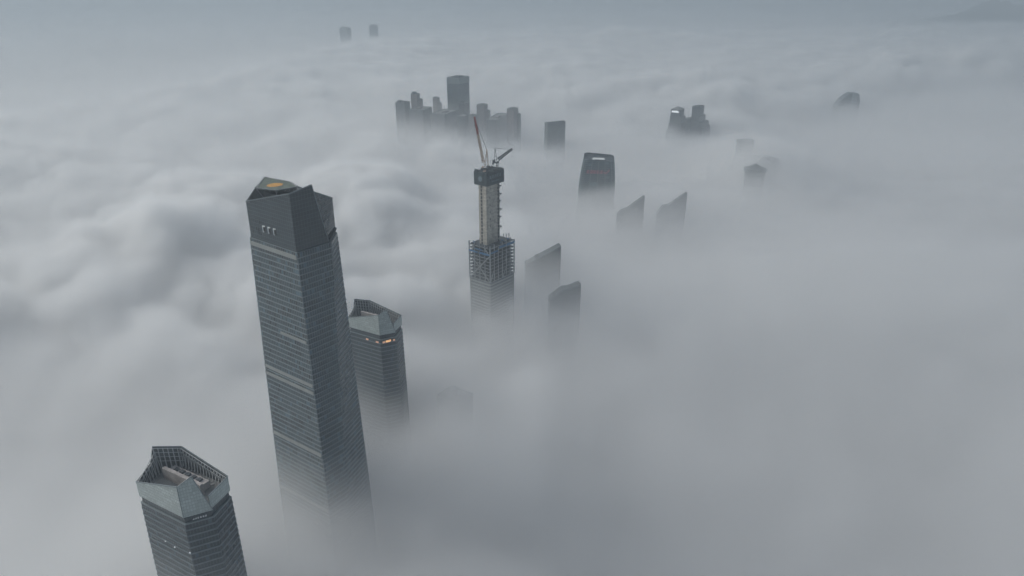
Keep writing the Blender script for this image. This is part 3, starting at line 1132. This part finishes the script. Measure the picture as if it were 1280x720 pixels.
def crane(name, label, base, h_mast, foot, tip, apex, back, mats, w, split):
    """luffing tower crane: short mast, machinery deck, luffing jib, A-frame, pendants, hook"""
    base = Vector(base)
    t = thing(name, label, "crane", base, "luffing cranes on the unfinished tower")
    top = base + Vector((0, 0, h_mast))
    mb = MB()
    lattice(mb, base, top, 2.6, 2.6, 0.5, 0.32, max(2, int(h_mast / 2.5)))
    mb.box(base + Vector((0, 0, 0.0)), (4, 4, 0.6), 0.6)
    mb.build("mast", mats[0], t)
    d = Vector((back.x - foot.x, back.y - foot.y, 0)).normalized()
    ang = math.atan2(d.y, d.x)
    mb = MB()
    m = (Vector(back) + Vector(foot)) / 2
    mb.box(V3(m, top.z), ((back - foot).length + 1.5, 3.4, 0.9), ang)
    deck = mb.build("slewing_deck", mats[1], t)
    mb = MB()
    mb.box(V3(back, top.z + 0.92), (3.4, 3.2, 2.5), ang)
    mb.build("winch_house", mats[1], deck)
    mb = MB()
    mb.box(V3(back, top.z - 1.9) + d * 1.2, (1.6, 3.0, 1.85), ang)
    mb.build("counterweight", mats[1], deck)
    mb = MB()
    sd_ = Vector((-d.y, d.x, 0))
    mb.box(V3(foot, top.z + 0.92) + sd_ * 2.2, (1.7, 1.5, 2.1), ang)
    mb.build("cab", mats[0], deck)
    mb = MB()
    lattice(mb, foot, tip, w, w * 0.55, 0.58, 0.30, 16, 0, 1, split)
    jib = mb.build("jib", [mats[0], mats[2]], t)
    mb = MB()
    for s in (-1, 1):
        mb.bar(V3(foot, top.z + 0.9) + sd_ * s * 1.3 + d * 1.5, Vector(apex) + sd_ * s * .5, 0.5)
        mb.bar(V3(back, top.z + 0.9) + sd_ * s * 1.3, Vector(apex) + sd_ * s * .5, 0.5)
    for k in range(1, 5):
        p = lerp(V3(foot, top.z + 0.9) + d * 1.5, apex, k / 5)
        q = lerp(V3(back, top.z + 0.9), apex, k / 5)
        mb.bar(p, q, 0.3)
    mb.bar(Vector(apex) + sd_ * .8, Vector(apex) - sd_ * .8, 0.9)
    mb.build("a_frame", mats[0], t)
    mb = MB()
    for s in (-1, 1):
        mb.bar(Vector(apex) + sd_ * s * .5, lerp(foot, tip, 0.93) + sd_ * s * .4, 0.16)
    mb.build("pendant_line", mats[1], t)
    mb = MB()
    hk = lerp(foot, tip, 0.99)
    mb.bar(hk, hk - Vector((0, 0, 9)), 0.12)
    mb.box(hk - Vector((0, 0, 10.2)), (0.9, 0.7, 1.3), ang)
    mb.build("hook_block", mats[1], t)
    return t


bF, cu, cv = construction()
# yellowish crane on the left, its jib almost upright with a red tip
Yc = bF.y + 8
zt = 287.2
b1 = at_y(606.0, 209.0, Yc); b1.z = zt
f1 = at_y(604.2, 203.0, Yc)
crane("tower_crane", "pale luffing crane with its long red tipped jib raised steeply", b1, 3.0, f1 + Vector((0, 0, .5)), at_y(593.0, 146.0, Yc - 10), at_y(608.6, 187.5, Yc + 1), V3(at_y(610.3, 203.0, Yc + 3), f1.z), ["crane_tan", "steel_dark", "crane_red"], 2.2, 0.60)
Yd = bF.y + 24
b2 = at_y(621.6, 206.0, Yd); b2.z = zt
f2 = at_y(622.8, 200.0, Yd)
crane("tower_crane", "dark luffing crane with its short jib lowered outwards to the right", b2, 7.0, f2 + Vector((0, 0, .8)), at_y(640.4, 186.0, Yd + 4), at_y(618.8, 185.0, Yd), V3(at_y(617.3, 200.0, Yd), f2.z), ["crane_dark", "crane_dark", "crane_dark"], 3.0, 2.0)


# ------------------------------------------------------------------ generic towers of the hidden city
def corner(F, ang, xpx):
    """the point that lies from F in the direction ang and is seen in the column xpx"""
    dx, dy = math.cos(ang), math.sin(ang)
    D = F.y * CT + (CAM_H - F.z) * ST
    k = (xpx - 640.0) / FPX
    s = (k * D - F.x) / (dx - k * dy * CT)
    return Vector((F.x + dx * s, F.y + dy * s, F.z)), s


def block_ring(x0, xf, x1, y, Y, yaw):
    F = at_y(xf, y, Y)
    L, a = corner(F, math.pi - yaw, x0)
    Q, b = corner(F, math.pi / 2 - yaw, x1)
    K = L + (Q - F)
    return [L, F, Q, K]


def tier(t, ring, z0, z1, wall_mat, slab_mat="roof", parapet=1.4):
    mb = MB()
    mb.prism([V3(p, z0) for p in ring], [V3(p, z1) for p in ring], 0, 1, True)
    w = mb.build("wall", [wall_mat, "roof"], t)
    n = len(ring)
    cx = sum((p for p in ring), Vector((0, 0, 0))) / n
    for i in range(n):
        a, b = ring[i], ring[(i + 1) % n]
        ia, ib = lerp(a, cx, 0.05), lerp(b, cx, 0.05)
        mb = MB()
        q = [V3(a, z1 + 0.01), V3(b, z1 + 0.01), V3(ib, z1 + 0.01), V3(ia, z1 + 0.01)]
        mb.prism(q, [p + Vector((0, 0, parapet)) for p in q])
        mb.build("parapet", slab_mat, t)
    return w


def roof_box(t, ring, z, fx, fy, sx, sy, h, mat):
    """a plant room on the roof, given in fractions of the ring"""
    L, F, Q, K = ring
    e, g = F - L, K - L
    q = [L + e * (fx + a * sx) + g * (fy + b * sy) for a, b in ((0, 0), (1, 0), (1, 1), (0, 1))]
    mb = MB()
    mb.prism([V3(p, z) for p in q], [V3(p, z + h) for p in q], 0, 0, True)
    return mb.build("plant_room", mat, t)


def block(name, label, cat, group, x0, xf, x1, y, Y, yaw, wall, plants=(), steps=(), par="band_dark", parh=1.4):
    ring = block_ring(x0, xf, x1, y, Y, yaw)
    z = ring[1].z
    c = sum(ring, Vector((0, 0, 0))) / 4
    t = thing(name, label, cat, (c.x, c.y, 0), group)
    tier(t, ring, 0, z, wall, par, parh)
    for fx, fy, sx, sy, h, m in plants:
        roof_box(t, ring, z + 0.02, fx, fy, sx, sy, h, m)
    for a0, af, a1, sy, dY, m in steps:
        r2 = block_ring(a0, af, a1, sy, Y + dY, yaw)
        tier(t, r2, 0, r2[1].z, m, par, parh)
    return t, ring


GD = "towers of the distant cluster standing in fog"
d35 = R(35)
block("apartment_tower", "leftmost broad grey block of the distant cluster with a flat roof", "apartment tower", GD, 494, 506, 512.5, 129, 2080, R(20), "res_grey", ((.1, .2, .25, .5, 5, "res_grey"), (.6, .2, .2, .4, 4, "res_warm")))
block("apartment_tower", "slim stepped tower beside the leftmost broad block of the cluster", "apartment tower", GD, 513.3, 521, 524.6, 118, 2140, R(22), "res_warm", ((.2, .2, .5, .5, 6, "off_dark"),), ((523, 526, 528.5, 124.5, 25, "res_warm"),))
block("apartment_tower", "thin pale stepped tower left of the tallest cluster tower", "apartment tower", GD, 540.7, 546, 549.4, 123, 2230, R(24), "res_warm", ((.2, .2, .5, .5, 4, "res_grey"),), ((548, 550.3, 552.2, 129, 20, "res_warm"),))
tD, rD = block("office_tower", "tallest glass slab of the distant cluster with a paler top band", "office tower", GD, 558.4, 574, 586.3, 98.5, 2200, R(27), "glass_teal", ((.25, .25, .5, .5, 5, "steel_dark"),), (), "band", 2.5)
zD = rD[1].z
for i in range(4):
    strip(tD, "top_band", V3(rD[i], 0), V3(rD[(i + 1) % 4], 0), zD - 15, zD - 0.5, 0.6, "band_dark", 0.3)
block("apartment_tower", "dark narrow block at the foot of the tallest cluster tower", "apartment tower", GD, 573, 580, 586.4, 129.5, 2120, R(25), "off_dark", ((.2, .2, .4, .4, 4, "off_dark"),))
block("apartment_block", "low wide block sunk deep in the mist beside the leftmost tower", "apartment block", GD, 511, 529, 540, 138, 2040, R(18), "res_grey", ((.3, .3, .3, .3, 4, "res_warm"),))
block("apartment_block", "low dim block in the mist below the thin pale stepped tower", "apartment block", GD, 538, 556, 573, 143.5, 2020, R(20), "res_grey", ((.5, .3, .2, .3, 4, "res_warm"),))
block("apartment_block", "low dark cube below and right of the tallest cluster tower", "apartment block", GD, 571.5, 579, 585.5, 146, 1990, R(20), "off_dark")
block("apartment_block", "low reddish block directly behind the red crane tip", "apartment block", GD, 583.5, 591, 598, 145.5, 2040, R(24), "res_warm", ((.2, .2, .4, .4, 3, "res_warm"),))
block("apartment_tower", "pinkish stepped tower right of the raised crane jib", "apartment tower", GD, 595.6, 605, 609.6, 132, 2120, R(22), "res_warm", ((.3, .2, .4, .5, 4, "res_warm"),), ((608, 611, 613, 138.5, 20, "res_warm"),))
block("apartment_block", "long low dark block between two pinkish stepped towers", "apartment block", GD, 608, 622, 635, 150.5, 2040, R(14), "off_dark", ((.4, .3, .3, .3, 3, "res_warm"),))
block("apartment_tower", "pinkish stepped tower at the right end of the distant cluster", "apartment tower", GD, 633.6, 642, 647.6, 137, 2060, R(24), "res_warm", ((.25, .2, .45, .5, 4, "res_grey"),), ((646, 649, 651.2, 143, 20, "res_grey"),))
block("office_block", "lone grey block with a dark roof right of the distant cluster", "office block", None, 680.8, 684.5, 706.8, 155.0, 1960, R(58), "glass_grey", ((.15, .25, .5, .5, 3, "off_dark"),), (), "steel_dark", 2.5)

GT = "ghostly pair on the far horizon"
block("high_rise", "faint slab far beyond the cluster, broader one of the horizon pair", "high rise", GT, 424.2, 434, 438.4, 35.0, 5500, R(25), "off_dark", ((.2, .2, .5, .5, 8, "off_dark"),))
block("high_rise", "faint slab far beyond the cluster, narrower one of the horizon pair", "high rise", GT, 461.2, 468, 472.2, 32.0, 5600, R(25), "off_dark", ((.2, .2, .5, .5, 8, "off_dark"),))


# dark twin of stepped office towers
def stepped_twin():
    Y = 2130
    yaw = R(35)
    G = "pair of dark stepped towers above the mist"
    r1 = block_ring(838.9, 850.5, 855.5, 138.0, Y, yaw)
    c = sum(r1, Vector((0, 0, 0))) / 4
    t = thing("stepped_tower", "dark stepped tower with white lit lettering near its top", "office tower", (c.x, c.y, 0), G)
    tier(t, r1, 0, r1[1].z, "off_dark", "steel_dark", 1.5)
    top = [lerp(p, c, 0.25) for p in r1]
    pk = V3(c, r1[1].z + 9)
    mb = MB()
    zr = r1[1].z + 1.6
    for i in range(4):
        mb.poly([V3(r1[i], zr), V3(r1[(i + 1) % 4], zr), pk])
    mb.poly([V3(p, zr) for p in reversed(r1)])
    mb.build("pitched_roof", "roof", t)
    for a0, af, a1, y, dY in ((837.3, 851, 857.2, 147.0, -4), (835.6, 851, 858.0, 156, -8), (832.6, 848, 860, 164.5, -12)):
        q = block_ring(a0, af, a1, y, Y + dY, yaw)
        tier(t, q, 0, q[1].z, "off_dark", "steel_dark", 1.2)
    q = block_ring(855, 859, 865.5, 149.5, Y + 20, yaw)
    tier(t, q, 0, q[1].z, "off_dark", "steel_dark", 1.2)
    q = block_ring(857.0, 859.5, 862.5, 157, Y - 6, yaw)
    tier(t, q, 0, q[1].z, "glass_grey", "band_dark", 1.2)
    # lettering on the left face
    e = (r1[1] - r1[0])
    d = e.normalized()
    nn = Vector((d.y, -d.x, 0))
    mb = MB()
    rng = random.Random(21)
    glyphs(mb, V3(r1[0], r1[1].z - 7.0) + d * e.length * 0.08 + nn * 0.3, d, Vector((0, 0, 1)), nn, 4, e.length * 0.17, e.length * 0.03, rng, 0, 0.6, 0.24)
    mb.build("sign", "lit_white", t)

    r2 = block_ring(865.4, 874, 880.5, 134.5, Y + 30, yaw)
    c = sum(r2, Vector((0, 0, 0))) / 4
    t = thing("stepped_tower", "dark stepped tower without lettering, taller one of the dark pair", "office tower", (c.x, c.y, 0), G)
    tier(t, r2, 0, r2[1].z, "off_dark", "steel_dark", 2.0)
    roof_box(t, r2, r2[1].z + .02, .3, .3, .4, .4, 3, "band_dark")
    for a0, af, a1, y, dY in ((864.0, 874, 882.3, 146.5, 26), (862.5, 876, 886.3, 154.5, 22), (861.5, 878, 888.3, 160.5, 17)):
        q = block_ring(a0, af, a1, y, Y + dY, yaw)
        tier(t, q, 0, q[1].z, "off_dark", "steel_dark", 1.2)


stepped_twin()


# glass tower with rounded corners, tapering upwards, red lettering
def tapered_tower():
    Y = 1470.0
    top_c = at_y(749.5, 197.0, Y + 18)
    z = top_c.z
    t = thing("tapered_tower", "round cornered glass tower narrowing upwards with red lettering on its face", "office tower", (top_c.x, Y + 22, 0))
    ang = R(-8)
    ux, uy = Vector((math.cos(ang), math.sin(ang), 0)), Vector((-math.sin(ang), math.cos(ang), 0))
    c = V3((top_c.x - 1.0, Y + 22), 0)

    def ring(zz):
        k = 1 - zz / z                       # 0 at the roof
        hx, hy = 31.5 + 13 * k + 2.2 * math.sin(math.pi * min(1, k * 2)), 23 + 9 * k
        r = 11.0
        pts = []
        for sx, sy, a0 in ((1, -1, -90), (1, 1, 0), (-1, 1, 90), (-1, -1, 180)):
            for s in range(5):
                a = R(a0 + 22.5 * s)
                pts.append(c + ux * (sx * (hx - r) + r * math.cos(a) - 4.0 * k) + uy * (sy * (hy - r) + r * math.sin(a)))
        return pts

    N = len(ring(0))
    levels = [0, 40, 80] + [80 + i * (z - 80) / 24 for i in range(1, 25)]
    slope = lambda p: 3.0 * ((p - c).dot(uy) / 23.0) - 2.0 * ((p - c).dot(ux) / 30.0)
    mb = MB()
    rows = [[V3(p, zz + (slope(p) if i == len(levels) - 1 else 0)) for p in ring(zz)] for i, zz in enumerate(levels)]
    for i in range(len(levels) - 1):
        for j in range(N):
            k = (j + 1) % N
            f = mb.poly([rows[i][j], rows[i][k], rows[i + 1][k], rows[i + 1][j]], 0)
            u0 = j * 8.0
            for lp, tt in zip(f.loops, ((u0, rows[i][j].z), (u0 + 8, rows[i][k].z), (u0 + 8, rows[i + 1][k].z), (u0, rows[i + 1][j].z))):
                lp[mb.uv].uv = tt
    mb.build("curtain_wall", "glass_teal", t)
    mb = MB()
    rt = rows[-1]
    cc = sum(rt, Vector((0, 0, 0))) / N
    ins = [lerp(p, cc, 0.06) for p in rt]
    for j in range(N):
        k = (j + 1) % N
        mb.poly([rt[j], rt[k], ins[k], ins[j]])
        mb.poly([ins[j], ins[k], ins[k] - Vector((0, 0, 3)), ins[j] - Vector((0, 0, 3))])
    mb.build("parapet", "steel_dark", t)
    mb = MB()
    dk = [p - Vector((0, 0, 2.8)) for p in ins]
    mb.poly(dk)
    mb.build("roof_deck", "steel_dark", t)
    mb = MB()
    q = [cc + ux * a + uy * b - Vector((0, 0, 1.8)) for a, b in ((-14, -14), (13, -14), (11, 3), (-12, 3))]
    mb.prism([p - Vector((0, 0, 0.8)) for p in q], q)
    mb.build("white_roof_panel", "white", t)
    # frame ribs at the two front corners
    for col in (17, 1):
        for j in (col,):
            mb = MB()
            for i in range(len(levels) - 1):
                p, q2 = rows[i][j], rows[i + 1][j]
                mb.bar(p, q2, 1.1)
            mb.build("corner_rib", "band_dark", t)
    # lettering with a tick
    zs = z - 25.0
    fr = ring(zs)
    p0, p1 = fr[-1], fr[0]
    d = (p1 - p0).normalized()
    nn = Vector((d.y, -d.x, 0))
    w = (p1 - p0).length
    mb = MB()
    rng = random.Random(17)
    o = V3(p0, zs - 3.5) + nn * 0.7
    glyphs(mb, o + d * w * 0.02, d, Vector((0, 0, 1)), nn, 5, w * 0.128, w * 0.016, rng, 0, 0.6, 0.17)
    b = o + d * w * 0.76
    mb.bar(b + Vector((0, 0, 4)), b + d * w * 0.07 + Vector((0, 0, -0.5)), 1.5)
    mb.bar(b + d * w * 0.07 + Vector((0, 0, -0.5)), b + d * w * 0.24 + Vector((0, 0, 8)), 1.5)
    mb.build("sign", "lit_red", t)


tapered_tower()


# towers whose tops are cut on a slant
def profile_tower(label, group, pts, Y, depth, yaw, wall, roofm, extras=None, name="slant_roofed_tower", floor=0.0):
    """an upright slab: its outline is given in the picture on a wall plane at distance Y, and it runs back by depth"""
    ca, sa = math.cos(yaw), math.sin(yaw)
    e = Vector((ca, sa, 0))
    nrm = Vector((sa, -ca, 0))
    mx = sum(p[0] for p in pts) / len(pts)
    O = at_y(mx, pts[0][1], Y)
    P = [hit(x, y, O, nrm) for x, y in pts]
    back = -nrm * depth
    c = (P[0] + P[-1]) / 2 + back * 0.5
    t = thing(name, label, "tower", (c.x, c.y, 0), group)
    lo = [V3(P[0], floor), V3(P[-1], floor)]
    front = [lo[0]] + P + [lo[1]]
    mb = MB()
    fr = [p.copy() for p in front]
    bk = [p + back for p in front]
    f = mb.poly(list(reversed(fr)), 0); f.normal_update(); mb.wall_uv(f)
    f = mb.poly(bk, 0); f.normal_update(); mb.wall_uv(f)
    f = mb.poly([fr[0], fr[1], bk[1], bk[0]], 0); f.normal_update(); mb.wall_uv(f)
    f = mb.poly([fr[-2], fr[-1], bk[-1], bk[-2]], 0); f.normal_update(); mb.wall_uv(f)
    mb.build("wall", wall, t)
    up = Vector((0, 0, 0.5))
    for i in range(1, len(front) - 2):
        mb = MB()
        a, b = front[i], front[i + 1]
        mb.slab([a + up * .04, b + up * .04, b + back + up * .04, a + back + up * .04], -0.6, 0, True)
        mb.build("roof", roofm, t)
    mb = MB()
    for off in (Vector((0, 0, 0)), back):
        for i in range(1, len(front) - 2):
            mb.bar(front[i] + off + up, front[i + 1] + off + up, 1.3)
    mb.build("coping", "band_dark", t)
    return t, P, e, nrm, back


GS = "slant roofed pair beside the unfinished tower"
t, P, e, nrm, back = profile_tower("broad slant roofed slab just right of the unfinished tower, rising to the right", GS, [(657.5, 331.5), (701.3, 308.0)], 982, 13, R(8), "glass_dark", "steel_dark")
mb = MB(); mb.box(lerp(P[0], P[1], 0.35) + back * 0.6 + Vector((0, 0, -2)), (7, 5, 5.5), R(8)); mb.build("plant_room", "off_dark", t)
mb = MB(); mb.slab([V3(P[0], P[0].z - 12) + nrm * .4, V3(P[1], P[1].z - 12) + nrm * .4, P[1] + nrm * .4, P[0] + nrm * .4], 0.3, 0, True); mb.build("gable_panel", "glass_crown", t)
t, P, e, nrm, back = profile_tower("slant roofed slab with a notched roofline, lower one beside the unfinished tower", GS, [(687.5, 375.0), (704.5, 362.0), (711.0, 362.0), (726.3, 356.0)], 880, 12, R(8), "glass_dark", "steel_dark")
mb = MB(); mb.slab([V3(P[0], P[0].z - 9) + nrm * .4, V3(P[-1], P[-1].z - 9) + nrm * .4, P[-1] + nrm * .4, P[1] + nrm * .4, P[0] + nrm * .4], 0.3, 0, True); mb.build("gable_panel", "glass_crown", t)

GF = "pointed fin topped pair beyond the tapered tower's right"
t, P, e, nrm, back = profile_tower("pointed wedge roofed tower with a small pale mark, left one of two", GF, [(771.5, 270.5), (777.0, 263.0), (783.5, 262.0), (806.0, 245.5)], 1314, 7, R(6), "off_dark", "steel_dark", name="wedge_tower")
mb = MB(); q = hit(794.2, 262.5, P[0] + nrm * .5, nrm); mb.slab([q, q + e * 3.2, q + e * 3.2 + Vector((0, 0, 4)), q + Vector((0, 0, 4))], 0.4, 0, False); mb.build("sign_panel", "roof_pale", t)
t, P, e, nrm, back = profile_tower("pointed wedge roofed tower with a pale ledge, right one of two", GF, [(822.0, 267.5), (829.0, 257.5), (836.5, 256.8), (859.2, 241.3)], 1340, 7, R(6), "off_dark", "steel_dark", name="wedge_tower")
a, b = hit(839, 263.0, P[0], nrm), hit(858, 263.0, P[0], nrm)
strip(t, "ledge", a, b, a.z - 2.2, a.z, 0.9, "band_dark")


# sail shaped tower on the right
def sail_tower():
    Y = 2720
    outline = [(1046.0, 134.0), (1048.5, 130.0), (1054.0, 123.6), (1060.0, 118.8), (1066.0, 116.2)]
    t, P, e, nrm, back = profile_tower("sail shaped tower with a curved shoulder and a pale vertical strip", None, outline, Y, 30, R(5), "glass_dark", "off_dark", name="sail_tower")
    a, b = P[-1], hit(1072.3, 116.6, P[-1], nrm)
    mb = MB()
    q = [V3(a, 0) + e * .2 + nrm * 3, V3(b, 0) + nrm * 3, V3(b, 0) + back, V3(a, 0) + e * .2 + back]
    mb.prism(q, [V3(p, a.z - 1) for p in q], 0, 0, True)
    mb.build("pale_strip", "band", t)
    r = [hit(x, y, P[-1], nrm) for x, y in ((1072.4, 117.0), (1073.6, 117.2), (1074.6, 125.5), (1073.7, 133))]
    mb = MB()
    fr = [V3(r[0], 0)] + r[:1] + r[1:] + [V3(r[-1], 0)]
    mb.poly(list(reversed([p + nrm * 3 for p in fr])))
    mb.poly([p + back for p in fr])
    for i in range(len(fr)):
        j = (i + 1) % len(fr)
        mb.poly([fr[i] + nrm * 3, fr[j] + nrm * 3, fr[j] + back, fr[i] + back])
    mb.build("curved_fin", "off_dark", t)
    mb = MB()
    mb.bar(hit(1066.5, 116, P[-1], nrm) + back * .3, hit(1072.2, 112.8, P[-1], nrm) + back * .3, 1.6, 0, 4, 0.6)
    mb.build("spire", "steel", t)


sail_tower()


# tops that barely break the mist
def drum(label, name, cat, cx, y, Y, rx, ry, tiers, group=None, mat="glass_grey"):
    """round topped building: tiers = [(drop in metres, radius factor)] from the roof down"""
    c = at_y(cx, y, Y)
    t = thing(name, label, cat, (c.x, c.y, 0), group)
    n = 28
    ring = lambda k, z: [Vector((c.x + rx * k * math.cos(a), c.y + ry * k * math.sin(a), z)) for a in [2 * math.pi * i / n for i in range(n)]]
    zt_ = c.z
    for i, (z_top, z_bot, k0, k1, nm, mt) in enumerate(tiers):
        mb = MB()
        mb.prism(ring(k0, zt_ - z_bot if z_bot < 900 else 0), ring(k1, zt_ - z_top), 0, 0, True)
        mb.build(nm, mt, t)
    return t


drum("faint flat round topped building, higher of the two drums in the right mist", "round_tower", "tower", 932.0, 175.0, 1790, 22, 18, ((3.5, 999, .97, .97, "wall", "glass_grey"), (0, 3.4, 1.0, 1.0, "roof_rim", "steel_dark")))
drum("faint tower capped by a low pagoda like dome with ringed tiers", "domed_tower", "tower", 945.0, 205.0, 1590, 22, 20, ((14, 999, 1.0, 1.0, "wall", "glass_grey"), (9, 10.2, 1.12, 1.1, "eave", "band_dark"), (10.3, 13.9, .85, .85, "drum", "glass_dark"), (0, 8.9, .85, .12, "dome", "steel_dark"), (13.2, 13.9, 1.2, 1.15, "eave", "band_dark")))
drum("pale ghostly broad block behind the pagoda domed tower", "round_shouldered_tower", "tower", 962.0, 197.0, 1680, 24, 18, ((5, 999, 1, 1, "wall", "res_grey"), (0, 4.9, 1, .7, "shoulder", "res_grey")))
block("office_block", "dim flat roof barely breaking the mist right of the sail shaped tower", "office block", None, 1134, 1143, 1149, 122.5, 3050, R(30), "off_dark", ((.3, .3, .3, .3, 3, "off_dark"),))
tM, rM = block("mast_topped_building", "faint roof with a leaning mast at the far right edge", "building", None, 1269, 1276, 1284, 102.0, 3700, R(30), "off_dark", ((.3, .3, .3, .3, 3, "off_dark"),))
mb = MB(); mb.bar(at_y(1274.5, 101, 3715), at_y(1277.5, 88, 3715), 1.8, 0, 4, 0.7); mb.build("mast", "steel", tM)
block("high_rise", "submerged grey tower in dense fog, right of the orange lit tower", "high rise", None, 546, 574, 591, 505, 668, R(33), "glass_dark", ((.45, .4, .2, .25, 6, "roof"), (.1, .2, .2, .3, 3, "roof")))
for o in bpy.data.objects:
    if "_o" in o:
        del o["_o"]
